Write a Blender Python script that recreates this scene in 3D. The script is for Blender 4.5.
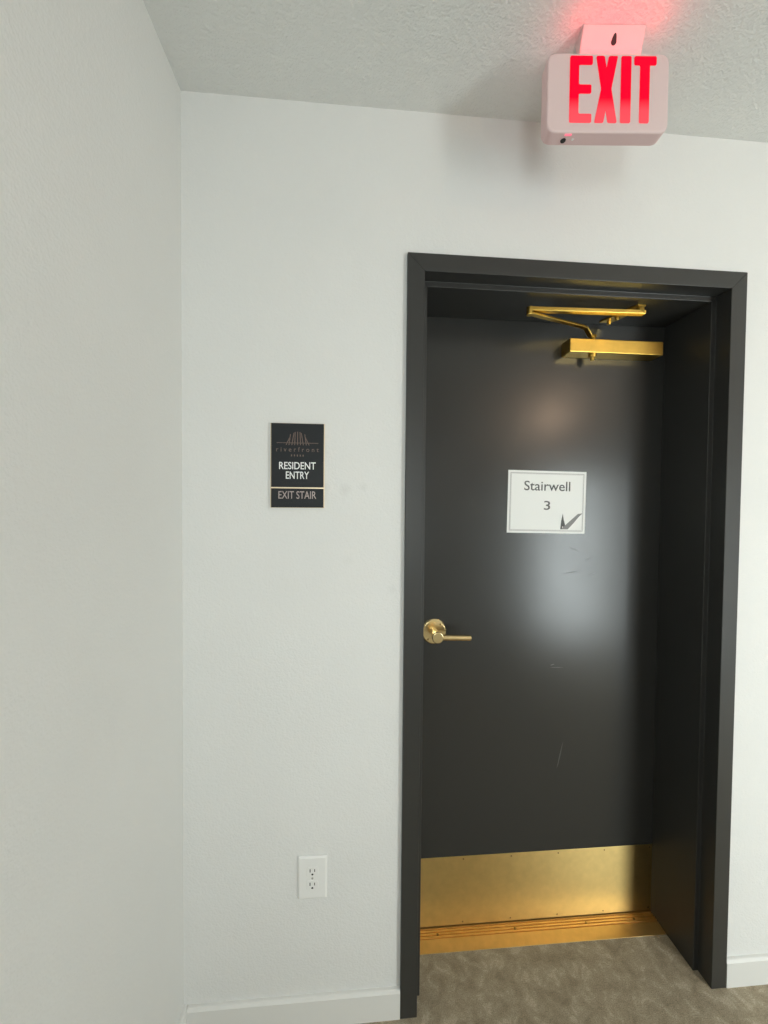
import bpy, bmesh, math
from mathutils import Vector, Matrix

for o in list(bpy.data.objects):
    bpy.data.objects.remove(o, do_unlink=True)
S = bpy.context.scene
C = S.collection

# ------------------------------------------------------------------ camera
cam_d = bpy.data.cameras.new('camera')
cam = bpy.data.objects.new('camera', cam_d)
C.objects.link(cam)
yaw, pitch, roll = math.radians(4.5332), math.radians(1.3566), math.radians(0.5063)
fwd = Vector((math.sin(yaw) * math.cos(pitch), math.cos(yaw) * math.cos(pitch), -math.sin(pitch)))
right = Vector((math.cos(yaw), -math.sin(yaw), 0))
up = right.cross(fwd)
r2 = right * math.cos(roll) + up * math.sin(roll)
u2 = -right * math.sin(roll) + up * math.cos(roll)
m = Matrix.Identity(4)
m.col[0][:3] = r2
m.col[1][:3] = u2
m.col[2][:3] = -fwd
m.col[3][:3] = (-0.1458, -1.0893, 1.4919)
cam.matrix_world = m
cam_d.sensor_fit = 'VERTICAL'
cam_d.sensor_height = 36.0
cam_d.lens = 36.0 * 391.87 / 1024.0
cam_d.clip_start = 0.01
S.camera = cam

# ------------------------------------------------------------------ world, daylight, exposure
world = bpy.data.worlds.new('world')
S.world = world
world.use_nodes = True
bg = world.node_tree.nodes['Background']
bg.inputs[0].default_value = (0.80, 0.92, 1.0, 1)
bg.inputs[1].default_value = 0.6

# two windows in the wall behind the camera (the first added for frontal light): x0, x1, z0, z1
WIN_Y = -2.25
WINDOWS = [(-0.36, 0.06, 0.95, 1.95), (1.72, 2.47, 0.10, 1.80)]
SKY = 52.0                                   # watts per square metre of window
for (x0, x1, z0, z1) in WINDOWS:
    day_d = bpy.data.lights.new('daylight', 'AREA')
    day_d.shape = 'RECTANGLE'
    day_d.size = x1 - x0
    day_d.size_y = z1 - z0
    day_d.energy = SKY * (x1 - x0) * (z1 - z0)
    day_d.color = (0.91, 1.0, 1.0)
    day = bpy.data.objects.new('daylight', day_d)
    C.objects.link(day)
    day.location = ((x0 + x1) / 2, WIN_Y - 0.16, (z0 + z1) / 2)
    day.rotation_euler = (math.radians(90), 0, 0)      # shines towards +y, in through the window

S.view_settings.view_transform = 'Standard'
S.view_settings.look = 'None'
S.view_settings.gamma = 1.0
S.view_settings.use_curve_mapping = False
S.view_settings.exposure = 0.0


# ------------------------------------------------------------------ materials
def mat(name, color, rough=0.5, metal=0.0, spec=0.5):
    mt = bpy.data.materials.new(name)
    mt.use_nodes = True
    b = mt.node_tree.nodes['Principled BSDF']
    b.inputs['Base Color'].default_value = (*color, 1)
    b.inputs['Roughness'].default_value = rough
    b.inputs['Metallic'].default_value = metal
    b.inputs['Specular IOR Level'].default_value = spec
    return mt


def nodes(mt):
    nt = mt.node_tree
    return nt, nt.nodes['Principled BSDF'], (lambda t: nt.nodes.new(t)), (lambda a, b: nt.links.new(a, b))


def noise(new, link, co, scale, detail=4, rough=0.5, dist=0.0):
    n = new('ShaderNodeTexNoise')
    n.inputs['Scale'].default_value = scale
    n.inputs['Detail'].default_value = detail
    n.inputs['Roughness'].default_value = rough
    n.inputs['Distortion'].default_value = dist
    link(co, n.inputs['Vector'])
    return n.outputs['Fac']


def ramp(new, link, fac, stops):
    r = new('ShaderNodeValToRGB')
    el = r.color_ramp.elements
    while len(el) < len(stops):
        el.new(0.5)
    for e, (p, c) in zip(el, stops):
        e.position = p
        e.color = (*c, 1) if len(c) == 3 else c
    link(fac, r.inputs[0])
    return r.outputs['Color']


def bump(new, link, height, bsdf, strength, dist):
    b = new('ShaderNodeBump')
    b.inputs['Strength'].default_value = strength
    b.inputs['Distance'].default_value = dist
    link(height, b.inputs['Height'])
    link(b.outputs[0], bsdf.inputs['Normal'])


def plaster(name, color, scale, strength, dist, marks=()):
    mt = mat(name, color, 0.62, 0, 0.25)
    nt, b, new, link = nodes(mt)
    geo = new('ShaderNodeNewGeometry')
    pos = geo.outputs['Position']
    a = noise(new, link, pos, scale, 3, 0.55)
    c = noise(new, link, pos, scale * 0.37, 2, 0.5)
    mx = new('ShaderNodeMath'); mx.operation = 'MULTIPLY_ADD'
    link(c, mx.inputs[0]); mx.inputs[1].default_value = 0.6; link(a, mx.inputs[2])
    bump(new, link, mx.outputs[0], b, strength, dist)
    # faint roller variation, and small scuffs that have a shape of their own
    v = noise(new, link, pos, 3.0, 3, 0.5)
    col = ramp(new, link, v, [(0.3, tuple(k * 0.975 for k in color)), (0.7, color)])
    for (p, rad, amt) in marks:
        d = new('ShaderNodeVectorMath'); d.operation = 'DISTANCE'
        link(pos, d.inputs[0]); d.inputs[1].default_value = p
        mr = new('ShaderNodeMapRange')
        link(d.outputs['Value'], mr.inputs[0])
        mr.inputs[1].default_value = rad; mr.inputs[2].default_value = 0.0
        mr.inputs[3].default_value = 0.0; mr.inputs[4].default_value = amt
        mu = new('ShaderNodeMath'); mu.operation = 'MULTIPLY'
        link(mr.outputs[0], mu.inputs[0])
        link(noise(new, link, pos, 160, 3, 0.7), mu.inputs[1])
        mix = new('ShaderNodeMix'); mix.data_type = 'RGBA'
        link(mu.outputs[0], mix.inputs[0])
        link(col, mix.inputs[6]); mix.inputs[7].default_value = (0.22, 0.22, 0.20, 1)
        col = mix.outputs[2]
    link(col, b.inputs['Base Color'])
    return mt


M = {}
M['wall'] = plaster('painted wall', (0.758, 0.762, 0.745), 190, 0.30, 0.004,
                    [((-0.168, 0.0122, 1.527), 0.022, 0.22), ((-0.117, 0.0122, 1.535), 0.016, 0.20),
                     ((-0.225, 0.0122, 1.535), 0.02, 0.14), ((-0.035, 0.0122, 1.245), 0.016, 0.16),
                     ((-0.16, 0.0122, 1.33), 0.02, 0.10)])
M['ceiling'] = plaster('textured ceiling', (0.735, 0.738, 0.715), 190, 0.55, 0.006)
M['trim'] = mat('white trim paint', (0.745, 0.745, 0.72), 0.42, 0, 0.4)


def dark_paint(name, rough):
    mt = mat(name, (0.033, 0.033, 0.031), rough, 0, 0.5)
    nt, b, new, link = nodes(mt)
    tc = new('ShaderNodeNewGeometry').outputs['Position']
    f = noise(new, link, tc, 420, 2, 0.5)
    bump(new, link, f, b, 0.06, 0.001)
    v = noise(new, link, tc, 7, 5, 0.65)
    r = new('ShaderNodeMapRange')
    link(v, r.inputs[0])
    r.inputs[1].default_value = 0.3; r.inputs[2].default_value = 0.7
    r.inputs[3].default_value = rough - 0.012; r.inputs[4].default_value = rough + 0.012
    link(r.outputs[0], b.inputs['Roughness'])
    return mt


M['door'] = dark_paint('charcoal door enamel', 0.245)
M['frame'] = dark_paint('charcoal frame enamel', 0.38)
M['scuff'] = mat('pale scuff', (0.046, 0.046, 0.045), 0.42)


def brass(name, color, rough, aniso_scale=None):
    mt = mat(name, color, rough, 1.0)
    nt, b, new, link = nodes(mt)
    tc = new('ShaderNodeNewGeometry').outputs['Position']
    if aniso_scale:
        mp = new('ShaderNodeMapping'); mp.inputs['Scale'].default_value = aniso_scale
        link(tc, mp.inputs['Vector'])
        f = noise(new, link, mp.outputs[0], 1.0, 4, 0.7)
        bump(new, link, f, b, 0.10, 0.0006)
    v = noise(new, link, tc, 30, 4, 0.6)
    link(ramp(new, link, v, [(0.3, tuple(k * 0.88 for k in color)), (0.7, color)]), b.inputs['Base Color'])
    return mt


M['brass'] = brass('satin brass', (0.80, 0.53, 0.12), 0.30)
M['brass_kick'] = brass('brushed brass sheet', (0.66, 0.48, 0.19), 0.41, (14, 14, 900))
_nt, _b, _new, _link = nodes(M['brass_kick'])
_t = _new('ShaderNodeCombineXYZ'); _t.inputs[2].default_value = 1.0
_link(_t.outputs[0], _b.inputs['Tangent'])          # brushed along x, so highlights stretch upwards
_b.inputs['Anisotropic'].default_value = 0.85
M['brass_sill'] = brass('bronze gold sill', (0.93, 0.64, 0.27), 0.42, (10, 600, 10))
M['brass_dark'] = mat('tarnished brass screw', (0.30, 0.20, 0.08), 0.45, 1.0)
M['brass_old'] = brass('polished brass lever', (0.88, 0.70, 0.38), 0.24)
M['plaque_black'] = mat('matte black acrylic', (0.013, 0.015, 0.017), 0.5, 0, 0.28)
M['plaque_gold'] = mat('gold plaque edge', (0.66, 0.54, 0.38), 0.4, 0.7)
M['print_white'] = mat('white raised lettering', (0.85, 0.86, 0.85), 0.5)
M['print_rose'] = mat('rose grey lettering', (0.40, 0.33, 0.31), 0.4)
M['print_bronze'] = mat('dark bronze print', (0.16, 0.11, 0.09), 0.4, 0.3)
M['braille'] = mat('clear braille', (0.05, 0.05, 0.05), 0.25)
M['paper'] = mat('white paper', (0.86, 0.87, 0.85), 0.7, 0, 0.2)
M['ink'] = mat('grey ink', (0.10, 0.10, 0.10), 0.7)
M['print_grey'] = mat('mid grey print', (0.26, 0.26, 0.26), 0.7)
M['ink_line'] = mat('pale ink line', (0.38, 0.38, 0.38), 0.7)
M['plastic'] = mat('white outlet plastic', (0.82, 0.82, 0.80), 0.35)
M['slot'] = mat('dark slot', (0.02, 0.02, 0.02), 0.8)
M['metal'] = mat('screw metal', (0.5, 0.5, 0.48), 0.35, 1.0)
M['alu'] = mat('window aluminium', (0.30, 0.30, 0.30), 0.4, 0.6)


def carpet():
    mt = mat('taupe mottled carpet', (0.16, 0.14, 0.11), 0.95, 0, 0.1)
    nt, b, new, link = nodes(mt)
    pos = new('ShaderNodeNewGeometry').outputs['Position']
    big = noise(new, link, pos, 21, 8, 0.70, 0.45)
    base = ramp(new, link, big, [(0.34, (0.310, 0.264, 0.186)), (0.47, (0.400, 0.341, 0.244)),
                                 (0.56, (0.455, 0.392, 0.284)), (0.62, (0.560, 0.490, 0.372)), (0.72, (0.420, 0.360, 0.260))])
    fine = noise(new, link, pos, 330, 3, 0.6)
    fr = ramp(new, link, fine, [(0.3, (0.66, 0.66, 0.66)), (0.7, (1.2, 1.2, 1.2))])
    mix = new('ShaderNodeMix'); mix.data_type = 'RGBA'; mix.blend_type = 'MULTIPLY'
    mix.inputs[0].default_value = 1.0
    link(base, mix.inputs[6]); link(fr, mix.inputs[7])
    link(mix.outputs[2], b.inputs['Base Color'])
    bump(new, link, fine, b, 0.8, 0.004)
    return mt


M['carpet'] = carpet()


def exit_red():
    mt = mat('lit red letter', (0.10, 0.0, 0.004), 0.5, 0, 0.05)
    nt, b, new, link = nodes(mt)
    tc = new('ShaderNodeTexCoord').outputs['Object']
    sp = new('ShaderNodeSeparateXYZ'); link(tc, sp.inputs[0])
    mr = new('ShaderNodeMapRange'); link(sp.outputs['Z'], mr.inputs[0])
    mr.inputs[1].default_value = -0.075; mr.inputs[2].default_value = 0.075
    col = ramp(new, link, mr.outputs[0], [(0.0, (1.0, 0.10, 0.12)), (0.24, (1.0, 0.085, 0.11)), (0.42, (1.0, 0.0, 0.025)), (1.0, (1.0, 0.0, 0.025))])
    link(col, b.inputs['Emission Color'])
    b.inputs['Emission Strength'].default_value = 1.0
    return mt


M['exit_red'] = exit_red()
M['exit_plastic'] = mat('white exit housing', (0.60, 0.55, 0.54), 0.5)
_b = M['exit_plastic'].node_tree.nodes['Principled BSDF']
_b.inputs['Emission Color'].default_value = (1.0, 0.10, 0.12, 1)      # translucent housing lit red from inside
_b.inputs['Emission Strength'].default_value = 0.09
M['exit_canopy'] = mat('white canopy plastic', (0.62, 0.57, 0.56), 0.5)
M['pink_led'] = mat('pink indicator', (0.8, 0.2, 0.25), 0.4)
_b = M['pink_led'].node_tree.nodes['Principled BSDF']
_b.inputs['Emission Color'].default_value = (1.0, 0.15, 0.25, 1)
_b.inputs['Emission Strength'].default_value = 0.8
M['lamp_glow'] = mat('warm lamp diffuser', (0.9, 0.8, 0.65), 0.5)
_b = M['lamp_glow'].node_tree.nodes['Principled BSDF']
_b.inputs['Emission Color'].default_value = (1.0, 0.70, 0.48, 1)
_b.inputs['Emission Strength'].default_value = 50.0

gl = bpy.data.materials.new('window glass'); gl.use_nodes = True
nt = gl.node_tree; nt.nodes.clear()
_o = nt.nodes.new('ShaderNodeOutputMaterial'); _m = nt.nodes.new('ShaderNodeMixShader')
_t = nt.nodes.new('ShaderNodeBsdfTransparent'); _g = nt.nodes.new('ShaderNodeBsdfGlossy')
_g.inputs['Roughness'].default_value = 0.02; _m.inputs[0].default_value = 0.06
nt.links.new(_t.outputs[0], _m.inputs[1]); nt.links.new(_g.outputs[0], _m.inputs[2]); nt.links.new(_m.outputs[0], _o.inputs[0])
M['glass'] = gl


# ------------------------------------------------------------------ helpers
def obj(name, bm, material, parent=None, bevel=0.0, seg=2, smooth=False):
    me = bpy.data.meshes.new(name)
    bmesh.ops.recalc_face_normals(bm, faces=bm.faces[:])
    bm.to_mesh(me); bm.free()
    me.materials.append(M[material])
    o = bpy.data.objects.new(name, me)
    C.objects.link(o)
    if parent:
        o.parent = parent
        o.matrix_parent_inverse = Matrix.Identity(4)
    if smooth:
        for p in me.polygons:
            p.use_smooth = True
    if bevel:
        b = o.modifiers.new('bevel', 'BEVEL')
        b.width = bevel; b.segments = seg; b.limit_method = 'ANGLE'; b.angle_limit = math.radians(35)
    return o


def tag(o, label=None, cat=None, group=None, kind=None):
    for k, v in (('label', label), ('category', cat), ('group', group), ('kind', kind)):
        if v:
            o[k] = v
    return o


def empty(name, loc=(0, 0, 0)):
    o = bpy.data.objects.new(name, None)
    o.empty_display_size = 0.05
    C.objects.link(o)
    o.location = loc
    return o


def add_box(bm, x0, x1, y0, y1, z0, z1):
    v = [bm.verts.new((x, y, z)) for x in (x0, x1) for y in (y0, y1) for z in (z0, z1)]
    for f in ((0, 1, 3, 2), (4, 6, 7, 5), (0, 4, 5, 1), (2, 3, 7, 6), (0, 2, 6, 4), (1, 5, 7, 3)):
        bm.faces.new([v[i] for i in f])


def box(*boxes):
    bm = bmesh.new()
    for b in boxes:
        add_box(bm, *b)
    return bm


def add_cyl(bm, p0, p1, r0, r1=None, n=20):
    p0, p1 = Vector(p0), Vector(p1)
    r1 = r0 if r1 is None else r1
    d = (p1 - p0).normalized()
    a = d.orthogonal().normalized(); b = d.cross(a)
    A = [bm.verts.new(p0 + (a * math.cos(t) + b * math.sin(t)) * r0) for t in (2 * math.pi * i / n for i in range(n))]
    B = [bm.verts.new(p1 + (a * math.cos(t) + b * math.sin(t)) * r1) for t in (2 * math.pi * i / n for i in range(n))]
    for i in range(n):
        bm.faces.new((A[i], A[(i + 1) % n], B[(i + 1) % n], B[i]))
    bm.faces.new(A); bm.faces.new(B[::-1])
    return bm


def cyl(p0, p1, r0, r1=None, n=20):
    return add_cyl(bmesh.new(), p0, p1, r0, r1, n)


def round_poly(pts, r, n=5):
    out = []
    k = len(pts)
    for i in range(k):
        p = Vector(pts[i]); a = Vector(pts[i - 1]) - p; b = Vector(pts[(i + 1) % k]) - p
        ri = r[i] if isinstance(r, (list, tuple)) else r
        q = min(ri, a.length * 0.45, b.length * 0.45)
        if q < 1e-6:
            out.append(tuple(p)); continue
        s, e = p + a.normalized() * q, p + b.normalized() * q
        for j in range(n + 1):
            t = j / n
            out.append(tuple((1 - t) ** 2 * s + 2 * t * (1 - t) * p + t * t * e))
    return out


def prism_xz(pts, y0, y1, bm=None):
    """outline in x,z pulled from y0 to y1"""
    bm = bm or bmesh.new()
    A = [bm.verts.new((p[0], y0, p[1])) for p in pts]
    B = [bm.verts.new((p[0], y1, p[1])) for p in pts]
    bm.faces.new(A); bm.faces.new(B[::-1])
    for i in range(len(pts)):
        j = (i + 1) % len(pts)
        bm.faces.new((A[j], A[i], B[i], B[j]))
    return bm


def prism_yz(pts, x0, x1):
    bm = bmesh.new()
    A = [bm.verts.new((x0, p[0], p[1])) for p in pts]
    B = [bm.verts.new((x1, p[0], p[1])) for p in pts]
    bm.faces.new(A); bm.faces.new(B[::-1])
    for i in range(len(pts)):
        j = (i + 1) % len(pts)
        bm.faces.new((A[j], A[i], B[i], B[j]))
    return bm


def rect(cx, cz, w, h):
    return [(cx - w / 2, cz - h / 2), (cx + w / 2, cz - h / 2), (cx + w / 2, cz + h / 2), (cx - w / 2, cz + h / 2)]


def text(name, s, cx, cz, w, h, y, depth, material, parent, weight=0.0, spacing=1.0):
    """raised lettering on a plane facing -y, fitted to a box w x h"""
    cu = bpy.data.curves.new(name, 'FONT')
    cu.body = s; cu.size = 1.0; cu.extrude = 0.1; cu.offset = weight; cu.space_character = spacing
    cu.resolution_u = 4
    t = bpy.data.objects.new(name, cu); C.objects.link(t)
    dg = bpy.context.evaluated_depsgraph_get()
    me = bpy.data.meshes.new_from_object(t.evaluated_get(dg))
    bpy.data.objects.remove(t, do_unlink=True); bpy.data.curves.remove(cu)
    xs = [v.co.x for v in me.vertices]; ys = [v.co.y for v in me.vertices]
    x0, x1, y0, y1 = min(xs), max(xs), min(ys), max(ys)
    for v in me.vertices:
        a = cx + ((v.co.x - x0) / (x1 - x0) - 0.5) * w
        b = cz + ((v.co.y - y0) / (y1 - y0) - 0.5) * h
        v.co = (a, y - depth * (v.co.z / 0.2 + 0.5), b)
    me.materials.clear(); me.materials.append(M[material])
    o = bpy.data.objects.new(name, me); C.objects.link(o)
    o.parent = parent
    return o


# ------------------------------------------------------------------ dimensions of the place
W, H = 1.016, 2.1844            # outer size of the steel door frame
FW, ST = 0.0492, 0.016          # face width, stop height
DS, DD = 0.049, 0.2301          # depth of the stop, depth of the door face
WY = 0.0122                     # wall plane (the frame stands proud of it)
ZC, XL, ZB = 2.5758, -0.6071, 0.085
XR, YN = 3.3, WIN_Y
FB = 0.285                      # back of frame

# ------------------------------------------------------------------ setting
tag(obj('floor', box((XL - 0.12, XR + 0.12, YN - 0.12, 0.155, -0.1, 0.0), (0.0, W, 0.155, 0.60, -0.1, 0.0)), 'carpet'),
    'taupe mottled carpet running up to the door sill', 'floor', kind='structure')
tag(obj('ceiling', box((XL - 0.12, XR + 0.12, YN - 0.12, WY + 0.26, ZC, ZC + 0.12)), 'ceiling'),
    'textured off-white ceiling above the door', 'ceiling', kind='structure')
tag(obj('wall_back', box((XL, 0.0, WY, WY + 0.26, 0, ZC), (W, XR, WY, WY + 0.26, 0, ZC), (0.0, W, WY, WY + 0.26, H, ZC)), 'wall'),
    'off-white wall with the charcoal door set into it', 'wall', kind='structure')
tag(obj('wall_left', box((XL - 0.12, XL, YN - 0.12, WY + 0.26, 0, ZC)), 'wall'),
    'off-white wall meeting the door wall at the corner', 'wall', kind='structure')
tag(obj('wall_right', box((XR, XR + 0.12, YN - 0.12, WY + 0.26, 0, ZC)), 'wall'),
    'off-white wall at the right end of the hall', 'wall', kind='structure')
(a0, a1, b0, b1), (c0, c1, d0, d1) = WINDOWS
tag(obj('wall_front', box((XL, a0, YN - 0.12, YN, 0, ZC), (a1, c0, YN - 0.12, YN, 0, ZC), (c1, XR, YN - 0.12, YN, 0, ZC),
                          (a0, a1, YN - 0.12, YN, 0, b0), (a0, a1, YN - 0.12, YN, b1, ZC),
                          (c0, c1, YN - 0.12, YN, 0, d0), (c0, c1, YN - 0.12, YN, d1, ZC)), 'wall'),
    'off-white wall behind the camera holding both windows', 'wall', kind='structure')


def baseboard(name, axis, a0, a1, face, outward, label):
    # profile: 13 mm thick board with an eased top edge; outward = -1/+1 along the normal axis
    prof = [(0, 0), (0.013, 0), (0.013, ZB - 0.008), (0.009, ZB - 0.001), (0.006, ZB), (0, ZB)]
    bm = bmesh.new()
    A, B = [], []
    for (d, z) in prof:
        if axis == 'x':
            A.append(bm.verts.new((a0, face + outward * d, z))); B.append(bm.verts.new((a1, face + outward * d, z)))
        else:
            A.append(bm.verts.new((face + outward * d, a0, z))); B.append(bm.verts.new((face + outward * d, a1, z)))
    bm.faces.new(A); bm.faces.new(B[::-1])
    for i in range(len(prof)):
        j = (i + 1) % len(prof)
        bm.faces.new((A[i], A[j], B[j], B[i]))
    return tag(obj(name, bm, 'trim'), label, 'baseboard', kind='structure')


baseboard('baseboard_back_left', 'x', XL + 0.013, -0.0005, WY, -1, 'white baseboard between the wall corner and the door frame')
baseboard('baseboard_back_right', 'x', W + 0.0005, XR - 0.013, WY, -1, 'white baseboard to the right of the door frame')
baseboard('baseboard_left', 'y', YN + 0.013, WY, XL, 1, 'white baseboard along the plain wall left of the corner')
baseboard('baseboard_right', 'y', YN + 0.013, WY - 0.013, XR, -1, 'white baseboard along the right end of the hall')
baseboard('baseboard_front', 'x', XL, XR, YN, 1, 'white baseboard along the window wall')

# windows behind the camera, the mullioned one added for its light: daylight comes through them
for n, (x0, x1, z0, z1) in enumerate(WINDOWS):
    win = tag(empty('window_%d' % (n + 1), ((x0 + x1) / 2, YN, z0)),
              ('wide two-light window added opposite the door wall to light it head-on', 'tall narrow window near the right end of the window wall')[n], 'window', kind='structure')
    hw, hh, t = (x1 - x0) / 2, z1 - z0, 0.045
    Y0, Y1 = -0.09, -0.03
    obj('window_frame', box((-hw, -hw + t, Y0, Y1, 0, hh), (hw - t, hw, Y0, Y1, 0, hh), (-hw + t, hw - t, Y0, Y1, 0, t), (-hw + t, hw - t, Y0, Y1, hh - t, hh)), 'alu', win, 0.003)
    if n == 0:
        obj('mullion', box((-0.02, 0.02, Y0, Y1, t, hh - t)), 'alu', win, 0.003)
        obj('pane', box((-hw + t, -0.02, -0.062, -0.058, t, hh - t)), 'glass', win)
        obj('pane', box((0.02, hw - t, -0.062, -0.058, t, hh - t)), 'glass', win)
    else:
        obj('pane', box((-hw + t, hw - t, -0.062, -0.058, t, hh - t)), 'glass', win)

# ------------------------------------------------------------------ steel door frame
frame = tag(empty('trim_1', (0, 0, 0)), 'charcoal steel door frame with a deep stepped reveal', 'door frame', kind='structure')
PROF = [(0, 0), (FW, 0), (FW, DS), (FW + ST, DS), (FW + ST, DD), (FW, DD), (FW, FB), (0, FB)]


def jamb(side):
    bm = bmesh.new()
    fx = (lambda a: a) if side < 0 else (lambda a: W - a)
    A = [bm.verts.new((fx(a), y, 0)) for a, y in PROF]
    B = [bm.verts.new((fx(a), y, H - a)) for a, y in PROF]
    bm.faces.new(A); bm.faces.new(B[::-1])
    for i in range(len(PROF)):
        j = (i + 1) % len(PROF)
        bm.faces.new((A[i], A[j], B[j], B[i]))
    return bm


obj('jamb', jamb(-1), 'frame', frame, 0.0016, 2)
obj('jamb', jamb(1), 'frame', frame, 0.0016, 2)
bm = bmesh.new()
A = [bm.verts.new((a, y, H - a)) for a, y in PROF]
B = [bm.verts.new((W - a, y, H - a)) for a, y in PROF]
bm.faces.new(A); bm.faces.new(B[::-1])
for i in range(len(PROF)):
    j = (i + 1) % len(PROF)
    bm.faces.new((A[i], A[j], B[j], B[i]))
obj('head', bm, 'frame', frame, 0.0016, 2)

# ------------------------------------------------------------------ door
door = tag(empty('door_1', (W / 2, DD, 0)), 'charcoal metal door with brass kick plate, lever handle and closer', 'door', kind='structure')
DX, DY = W / 2, DD


def dz(bm):
    bmesh.ops.translate(bm, verts=bm.verts[:], vec=(-DX, -DY, 0))
    return bm


leaf = obj('door_leaf', dz(box((FW + 0.003, W - FW - 0.003, DD + 0.0008, DD + 0.0448, 0.0095, H - FW - 0.003))), 'door', door, 0.001)
# small pale scuffs in the paint
for (x, z, w, h, a) in ((0.62, 1.252, 0.055, 0.0025, 8), (0.700, 1.246, 0.030, 0.0022, 22), (0.575, 0.915, 0.05, 0.0022, -2), (0.56, 0.925, 0.016, 0.004, 15),
                        (0.595, 0.60, 0.004, 0.10, -12), (0.63, 1.335, 0.045, 0.002, -20), (0.685, 1.30, 0.03, 0.002, 35)):
    ca, sa = math.cos(math.radians(a)), math.sin(math.radians(a))
    pts = [(-w / 2, 0), (-w / 5, -h / 2), (w / 3, -h / 3), (w / 2, 0), (w / 6, h / 2), (-w / 4, h / 3)]
    pts = [(x + p * ca - q * sa, z + p * sa + q * ca) for p, q in pts]
    s = obj('scuff_mark', dz(prism_xz(pts, DD + 0.0008, DD + 0.0006)), 'scuff', leaf)

# kick plate
KX0, KX1, KZ0, KZ1 = FW + 0.010, W - FW - 0.010, 0.0100, 0.2550
kp = obj('kick_plate', dz(box((KX0, KX1, DD - 0.0010, DD + 0.0008, KZ0, KZ1))), 'brass_kick', door, 0.0006)
tag(kp, label='brushed brass kick plate across the foot of the door')
me_s = None
for k in range(6):
    x = 0.076 + k * 0.1730
    for z in (KZ0 + 0.010, KZ1 - 0.010):
        if me_s is None:
            bm = cyl((0, 0, 0), (0, -0.0012, 0), 0.0030, 0.0022, 10)
            s = obj('screw', bm, 'brass_dark', kp); me_s = s.data
        else:
            s = bpy.data.objects.new('screw', me_s); C.objects.link(s); s.parent = kp
        s.location = (x - DX, DD - 0.0010 - DY, z)

# lever handle
hx, hz = 0.1335, 1.0525
bm = bmesh.new()
add_cyl(bm, (hx, DD + 0.0008, hz), (hx, DD - 0.005, hz), 0.0435, 0.0435, 40)
add_cyl(bm, (hx, DD - 0.005, hz), (hx, DD - 0.0085, hz), 0.0435, 0.0395, 40)
rose = obj('lever_handle', dz(bm), 'brass_old', door, 0.0008)
tag(rose, label='round brass rosette with a straight lever')
obj('neck', dz(cyl((hx, DD - 0.008, hz), (hx, DD - 0.052, hz), 0.0125, 0.0115, 24)), 'brass_old', rose, 0.001)
bm = bmesh.new()
add_cyl(bm, (hx, DD - 0.042, hz), (hx, DD - 0.068, hz), 0.0170, 0.0195, 28)
add_cyl(bm, (hx, DD - 0.068, hz), (hx, DD - 0.0715, hz), 0.0195, 0.0175, 28)
obj('hub', dz(bm), 'brass_old', rose, 0.001)
obj('lever', dz(cyl((hx + 0.010, DD - 0.057, hz - 0.003), (hx + 0.113, DD - 0.057, hz - 0.006), 0.0098, 0.0094, 24)), 'brass_old', rose, 0.001)
for a in (50, 230):
    ax, az = hx + 0.033 * math.cos(math.radians(a)), hz + 0.033 * math.sin(math.radians(a))
    obj('screw', dz(cyl((ax, DD - 0.0082, az), (ax, DD - 0.0094, az), 0.0035, 0.0028, 12)), 'brass_dark', rose)

# door closer
cb = obj('door_closer', dz(box((0.571, 0.901, DD - 0.055, DD + 0.0008, 2.0005, 2.0462))), 'brass', door, 0.0025, 3)
tag(cb, label='brass overhead closer with folded double arm')
px_, py_ = 0.660, 0.192
bm = bmesh.new()
add_cyl(bm, (px_, py_, 2.0005), (px_, py_, 1.990), 0.013, 0.012, 20)
add_cyl(bm, (px_, py_, 1.990), (px_, py_, 1.980), 0.0075, 0.0065, 16)
obj('pinion_cap', dz(bm), 'brass', cb, 0.0008)
obj('pinion', dz(cyl((px_, py_, 2.0462), (px_, py_, 2.066), 0.0095, 0.0085, 16)), 'brass', cb, 0.0008)
ex, ey = 0.399, 0.105


def bar(path, w, h):
    """flat bar following a polyline, w wide in plan and h thick in z"""
    bm = bmesh.new()
    rows = []
    P = [Vector(p) for p in path]
    for i, p in enumerate(P):
        a = P[max(i - 1, 0)]; b = P[min(i + 1, len(P) - 1)]
        d = (b - a); d.z = 0; d.normalize()
        n = Vector((-d.y, d.x, 0)) * (w / 2)
        zz = Vector((0, 0, h / 2))
        rows.append([bm.verts.new(q) for q in (p + n + zz, p - n + zz, p - n - zz, p + n - zz)])
    for r, s in zip(rows, rows[1:]):
        for i in range(4):
            j = (i + 1) % 4
            bm.faces.new((r[i], r[j], s[j], s[i]))
    bm.faces.new(rows[0]); bm.faces.new(rows[-1][::-1])
    return bm


def lerp(a, b, t, z):
    return (a[0] + (b[0] - a[0]) * t, a[1] + (b[1] - a[1]) * t, z)


pi_, el = (px_, py_), (ex, ey)
obj('main_arm', dz(bar([lerp(pi_, el, -0.03, 2.062), lerp(pi_, el, 0.05, 2.062), lerp(pi_, el, 0.12, 2.083), lerp(pi_, el, 0.2, 2.085), lerp(pi_, el, 1.02, 2.085)], 0.017, 0.007)), 'brass', cb, 0.0012)
bk = (0.752, 0.092)
obj('forearm', dz(bar([(ex - 0.004, ey, 2.0965), (bk[0] + 0.012, bk[1], 2.0965)], 0.020, 0.012)), 'brass', cb, 0.0012)
obj('elbow_joint', dz(cyl((ex, ey, 2.079), (ex, ey, 2.1035), 0.0105, 0.0105, 20)), 'brass', cb, 0.0015)
zs = H - FW - ST
br = obj('soffit_bracket', dz(prism_xz([(0, 0), (1, 0), (1, 1), (0, 1)], 0, 1)), 'brass', cb, 0.0008)
bm = bmesh.new()
pts = [(0.690, 0.205), (0.730, 0.205), (0.765, 0.120), (0.765, 0.084), (0.735, 0.080)]
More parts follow.
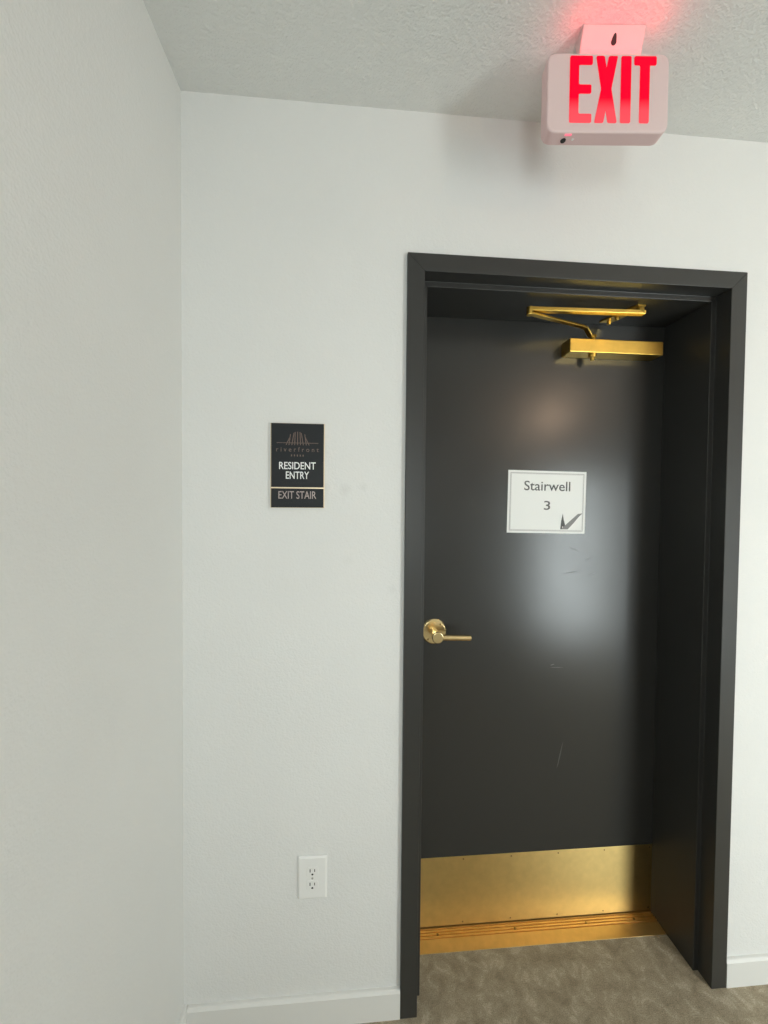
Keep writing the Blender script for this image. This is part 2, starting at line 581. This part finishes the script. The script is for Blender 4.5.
A = [bm.verts.new((x, y, zs)) for x, y in pts]; B = [bm.verts.new((x, y, zs - 0.005)) for x, y in pts]
bm.faces.new(A); bm.faces.new(B[::-1])
for i in range(5):
    j = (i + 1) % 5
    bm.faces.new((A[i], A[j], B[j], B[i]))
add_cyl(bm, (bk[0], bk[1], zs - 0.005), (bk[0], bk[1], 2.093), 0.011, 0.011, 18)
bmesh.ops.recalc_face_normals(bm, faces=bm.faces[:])
dz(bm); bm.to_mesh(br.data); bm.free()
for (x, y) in ((0.722, 0.160), (0.716, 0.192)):
    obj('bolt', dz(cyl((x, y, zs - 0.005), (x, y, zs - 0.016), 0.0062, 0.0055, 12)), 'brass', cb, 0.0006)

# ------------------------------------------------------------------ fluted brass threshold
th = tag(empty('door_threshold', (W / 2, 0.19, 0)), 'fluted brass threshold across the carpet at the foot of the door', 'threshold')
pts = [(0.155, -0.002), (0.156, 0.0006), (0.193, 0.0060)]
y = 0.193
for k in range(4):
    pts += [(y + 0.0010, 0.0022), (y + 0.0035, 0.0022), (y + 0.0045, 0.0066), (y + 0.0090, 0.0066)]
    y += 0.0092
pts += [(0.262, 0.0060), (0.270, -0.002)]
bm = prism_yz(pts, FW + ST + 0.0005, W - FW - ST - 0.0005)
bmesh.ops.translate(bm, verts=bm.verts[:], vec=(-W / 2, -0.19, 0))
obj('sill_plate', bm, 'brass_sill', th)
for x in (0.155, 0.43, 0.69, 0.87):
    s = obj('screw', cyl((x - W / 2, 0.2070 - 0.19, 0.0050), (x - W / 2, 0.2070 - 0.19, 0.0068), 0.0042, 0.0036, 12), 'brass_dark', th)

# ------------------------------------------------------------------ paper notice taped to the door
pc = (0.5285, 1.4990)
pn = tag(empty('paper_notice', (pc[0], DD, pc[1])), 'white printed paper notice reading Stairwell 3 fixed to the door', 'notice')
pn.rotation_euler = (0, math.radians(0.75), 0)
obj('sheet', box((-0.1410, 0.1410, -0.0008, 0.0004, -0.1085, 0.1085)), 'paper', pn)
yf = -0.0008
lw = 0.0016
bm = bmesh.new()
for (ins, l) in ((0.0075, 0.0020), (0.0110, 0.0009)):
    X, Z = 0.141 - ins, 0.1085 - ins
    add_box(bm, -X, X, yf - 0.0002, yf, Z - l, Z); add_box(bm, -X, X, yf - 0.0002, yf, -Z, -Z + l)
    add_box(bm, -X, -X + l, yf - 0.0002, yf, -Z + l, Z - l); add_box(bm, X - l, X, yf - 0.0002, yf, -Z + l, Z - l)
obj('printed_border', bm, 'ink_line', pn)
text('printed_word', 'Stairwell', 0.0, 0.0562, 0.1665, 0.0335, yf, 0.0002, 'ink', pn, 0.006)
text('printed_numeral', '3', 0.001, -0.0115, 0.0225, 0.0315, yf, 0.0002, 'ink', pn, 0.006)
sw = [(0.6597, 1.4616), (0.6429, 1.4593), (0.625, 1.4435), (0.5976, 1.4190), (0.5811, 1.4045), (0.607, 1.4045), (0.628, 1.427), (0.6449, 1.4477)]
sp = [(0.5876, 1.4597), (0.5823, 1.4323), (0.5800, 1.4045), (0.5850, 1.4045), (0.5878, 1.4160), (0.5915, 1.4120), (0.5972, 1.4194), (0.5915, 1.438)]
lift = 0.0005
obj('printed_check_emblem', prism_xz([(x - pc[0], z - pc[1] + lift * (x - 0.52) / 0.1) for x, z in sw], yf - 0.0002, yf), 'print_grey', pn)
obj('printed_tower_emblem', prism_xz([(x - pc[0], z - pc[1] + lift * (x - 0.52) / 0.1) for x, z in sp], yf - 0.0003, yf), 'ink', pn)

# ------------------------------------------------------------------ black and gold wall plaque
pq = tag(empty('wall_plaque', (-0.298, WY, 1.4767)), 'black plaque with gold edge and white RESIDENT ENTRY lettering on the wall', 'plaque')
qx, qz = -0.298, 1.4767
T = 0.0100
obj('backing', box((-0.0730, 0.0730, -T + 0.0015, 0, -0.0010, 0.2303)), 'plaque_gold', pq, 0.0006)
obj('upper_panel', box((-0.0711, 0.0711, -T, -T + 0.0015, 0.0555, 0.2295)), 'plaque_black', pq, 0.0004)
obj('lower_panel', box((-0.0711, 0.0711, -T, -T + 0.0015, 0.0, 0.0520)), 'plaque_black', pq, 0.0004)
obj('divider', box((-0.0711, 0.0711, -T + 0.0002, -T + 0.0015, 0.0520, 0.0555)), 'plaque_gold', pq)
text('lettering', 'RESIDENT', 0.0, 1.5911 - qz, 0.0988, 0.0200, -T, 0.0012, 'print_white', pq, 0.008)
text('lettering', 'ENTRY', 0.0, 1.5651 - qz, 0.0625, 0.0200, -T, 0.0012, 'print_white', pq, 0.008)
text('lettering', 'EXIT STAIR', 0.0, 1.5110 - qz, 0.1020, 0.0210, -T, 0.0012, 'print_rose', pq, 0.004)
text('lettering', 'riverfront', 0.0, 1.6355 - qz, 0.1146, 0.0125, -T, 0.0006, 'print_bronze', pq, 0.0, 1.6)
bm = bmesh.new()
for k in range(5):
    add_box(bm, -0.0175 + k * 0.0078, -0.0148 + k * 0.0078, -T - 0.0006, -T, 1.6165 - qz, 1.6215 - qz)
obj('small_print', bm, 'print_bronze', pq)
bm = bmesh.new()
z0 = 1.6532 - qz
add_box(bm, -0.056, 0.056, -T - 0.0006, -T, z0 - 0.0007, z0 + 0.0007)
for k in range(9):                      # the fan of slanting strokes above the line
    a = (k - 4) * 0.0078
    hgt = 0.0305 - (abs(k - 4) / 4) ** 2 * 0.012
    b = a * 0.62 if k % 2 == 0 else a * 0.82
    prism_xz([(a - 0.0011, z0 - 0.006), (a + 0.0011, z0 - 0.006), (b + 0.0011, z0 + hgt), (b - 0.0011, z0 + hgt)], -T - 0.0006, -T, bm)
obj('bridge_emblem', bm, 'print_bronze', pq)
for zz, n in ((1.5452 - qz, 22), (1.4904 - qz, 20)):
    bm = bmesh.new()
    for k in range(n):
        for r_ in range(3):
            if (k * 7 + r_ * 5 + k // 3) % 3 == 0:
                continue
            x = -0.042 + k * 0.084 / (n - 1)
            add_cyl(bm, (x, -T, zz + (r_ - 1) * 0.0026), (x, -T - 0.0006, zz + (r_ - 1) * 0.0026), 0.0008, 0.0005, 6)
    tag(obj('braille', bm, 'braille', pq), kind='stuff')

# ------------------------------------------------------------------ duplex wall outlet
ot = tag(empty('wall_outlet', (-0.2528, WY, 0.3685)), 'white duplex power outlet low on the wall above the baseboard', 'outlet')
bm = bmesh.new()
o1 = round_poly(rect(0, 0.0605, 0.082, 0.122), 0.003, 3)
o2 = round_poly(rect(0, 0.0605, 0.073, 0.114), 0.003, 3)
A = [bm.verts.new((x, 0, z)) for x, z in o1]; B = [bm.verts.new((x, -0.0035, z)) for x, z in o1]; D = [bm.verts.new((x, -0.0065, z)) for x, z in o2]
for P, Q in ((A, B), (B, D)):
    for i in range(len(P)):
        j = (i + 1) % len(P)
        bm.faces.new((P[i], P[j], Q[j], Q[i]))
bm.faces.new(A[::-1]); bm.faces.new(D)
obj('cover_plate', bm, 'plastic', ot)
for cz in (0.0795, 0.0405):
    shape = []
    for k in range(28):
        a = 2 * math.pi * k / 28
        shape.append((max(-0.0172, min(0.0172, 0.0185 * math.cos(a))), cz + max(-0.0138, min(0.0138, 0.0185 * math.sin(a)))))
    rc = obj('receptacle', prism_xz(shape, -0.0065, -0.0080), 'plastic', ot, 0.0006)
    obj('slot', box((-0.0078, -0.0052, -0.0082, -0.0079, cz - 0.0005, cz + 0.0085)), 'slot', rc)
    obj('slot', box((0.0052, 0.0074, -0.0082, -0.0079, cz + 0.0003, cz + 0.0080)), 'slot', rc)
    obj('ground_hole', prism_xz([(0.0030 * math.cos(a), cz - 0.0072 + max(-0.0022, 0.0030 * math.sin(a))) for a in (2 * math.pi * k / 14 for k in range(14))], -0.0082, -0.0079), 'slot', rc)
obj('screw', cyl((0, -0.0065, 0.060), (0, -0.0076, 0.060), 0.0032, 0.0026, 14), 'metal', ot)

# ------------------------------------------------------------------ illuminated exit sign under the ceiling
PX = 0.88 / 391.87                                   # metres per step on the sign's face drawing
sg = tag(empty('exit_sign', (0.4187, -0.2291, 2.4162)), 'lit red EXIT sign in a white housing hung from the ceiling', 'exit sign')
sg.rotation_euler = (0, 0, -math.radians(4.53))


def sp_(x, y):
    return ((x - 608) * PX, (93 - y) * PX)


def spoly(pts):
    return [sp_(*p) for p in pts]


outer = round_poly(spoly([(547, 131.5), (669, 131.5), (669, 54), (547, 54)]), 0.023, 8)
hs = obj('housing', prism_xz(outer, 0.0, 0.035), 'exit_plastic', sg, 0.004, 3)
LD = -0.0014
E_ = [(569.5, 122.5), (591.5, 122.5), (591.5, 114), (578.5, 114), (578.5, 94), (591, 94), (591, 85.5), (578.5, 85.5), (578.5, 66), (592, 66), (592, 57.5), (569.5, 57.5)]
X_ = [(594.5, 122.5), (603.5, 122.5), (605.8, 109.5), (608, 122.5), (617, 122.5), (611, 89.5), (617, 57.5), (608, 57.5), (605.8, 69.5), (603.7, 57.5), (595.5, 57.5), (601, 89.5)]
I_ = [(620.5, 122.5), (630.5, 122.5), (630.5, 57.5), (620.5, 57.5)]
T_ = [(639.5, 122.5), (649, 122.5), (649, 66), (655.5, 66), (655.5, 57.5), (633.5, 57.5), (633.5, 66), (639.5, 66)]
for P in (E_, X_, I_, T_):
    tag(obj('letter', prism_xz(round_poly(spoly(P), 0.0035, 3), LD, 0.0), 'exit_red', sg), label='glowing red letter')
# canopy that carries the housing from the ceiling
zt = ZC - 2.4162
zh = sp_(0, 54)[1]
cx0, cx1 = 0.364 - 0.4187, 0.506 - 0.4187
prof = [(0.033, zh - 0.004), (0.023, zh - 0.004), (0.022, zt - 0.040), (0.007, zt - 0.003), (0.007, zt), (0.052, zt), (0.052, zt - 0.003), (0.040, zt - 0.030)]
cn = obj('canopy', prism_yz(prof, cx0, cx1), 'exit_canopy', sg, 0.003, 3)
# keyhole in its sloping front
ky, kz = 0.0160, zt - 0.0255
nv = Vector((0, -0.037, -0.015)).normalized()
tv = Vector((0, -0.015, 0.037)).normalized()
bm = bmesh.new()
kp_ = [(0.0055 * math.cos(a), 0.0055 * math.sin(a)) for a in (math.pi * 0.9 + 2 * math.pi * 0.72 * k / 12 for k in range(13))]
kp_ = [(0.0062 * math.cos(a), -0.003 + 0.0062 * math.sin(a)) for a in (math.pi * (1.0 + k / 10) for k in range(11))] + [(0.0045, 0.006), (0.0030, 0.0105), (0.0, 0.012), (-0.0025, 0.0095), (-0.0045, 0.004)]
base = Vector((0.4385 - 0.4187, ky, kz))
A = [bm.verts.new(base + Vector((p, 0, 0)) + tv * q + nv * 0.0004) for p, q in kp_]
B = [bm.verts.new(base + Vector((p, 0, 0)) + tv * q - nv * 0.002) for p, q in kp_]
bm.faces.new(A); bm.faces.new(B[::-1])
for i in range(len(A)):
    j = (i + 1) % len(A)
    bm.faces.new((A[i], A[j], B[j], B[i]))
obj('keyhole', bm, 'slot', cn)
zb = sp_(0, 131.5)[1]
obj('test_button', cyl((sp_(568, 0)[0], 0.021, zb), (sp_(568, 0)[0], 0.021, zb - 0.0016), 0.0062, 0.0055, 18), 'slot', sg)
obj('indicator_lamp', cyl((sp_(577, 0)[0], 0.018, zb), (sp_(577, 0)[0], 0.018, zb - 0.0016), 0.0025, 0.002, 12), 'plastic', sg)
obj('charge_lamp', box((sp_(567, 0)[0], sp_(573.5, 0)[0], 0.0045, 0.0085, zb - 0.0012, zb)), 'pink_led', sg)
# light that leaves the red letters and the slit along the top of the housing
rl = bpy.data.lights.new('exit_glow', 'AREA')
rl.shape = 'RECTANGLE'; rl.size = 0.20; rl.size_y = 0.02
rl.energy = 0.13; rl.color = (1.0, 0.0, 0.03)
ro = bpy.data.objects.new('exit_glow', rl); C.objects.link(ro)
ro.parent = sg; ro.location = (0.015, -0.012, zh + 0.004); ro.rotation_euler = (math.radians(180 - 25), 0, 0)

# ------------------------------------------------------------------ warm pendant lamp further along the hall (seen only mirrored in the door)
lx, ly, lz = 1.72, -2.02, 2.32
cl = tag(empty('pendant_lamp', (lx, ly, ZC)), 'small pendant lamp with a warm glowing drum near the window wall', 'lamp')
obj('ceiling_rose', cyl((0, 0, 0), (0, 0, -0.020), 0.055, 0.050, 32), 'metal', cl, 0.003)
obj('cord', cyl((0, 0, -0.020), (0, 0, lz + 0.05 - ZC), 0.004, 0.004, 10), 'slot', cl)
obj('lamp_shade', cyl((0, 0, lz + 0.05 - ZC), (0, 0, lz - 0.05 - ZC), 0.070, 0.078, 40), 'lamp_glow', cl, 0.006)
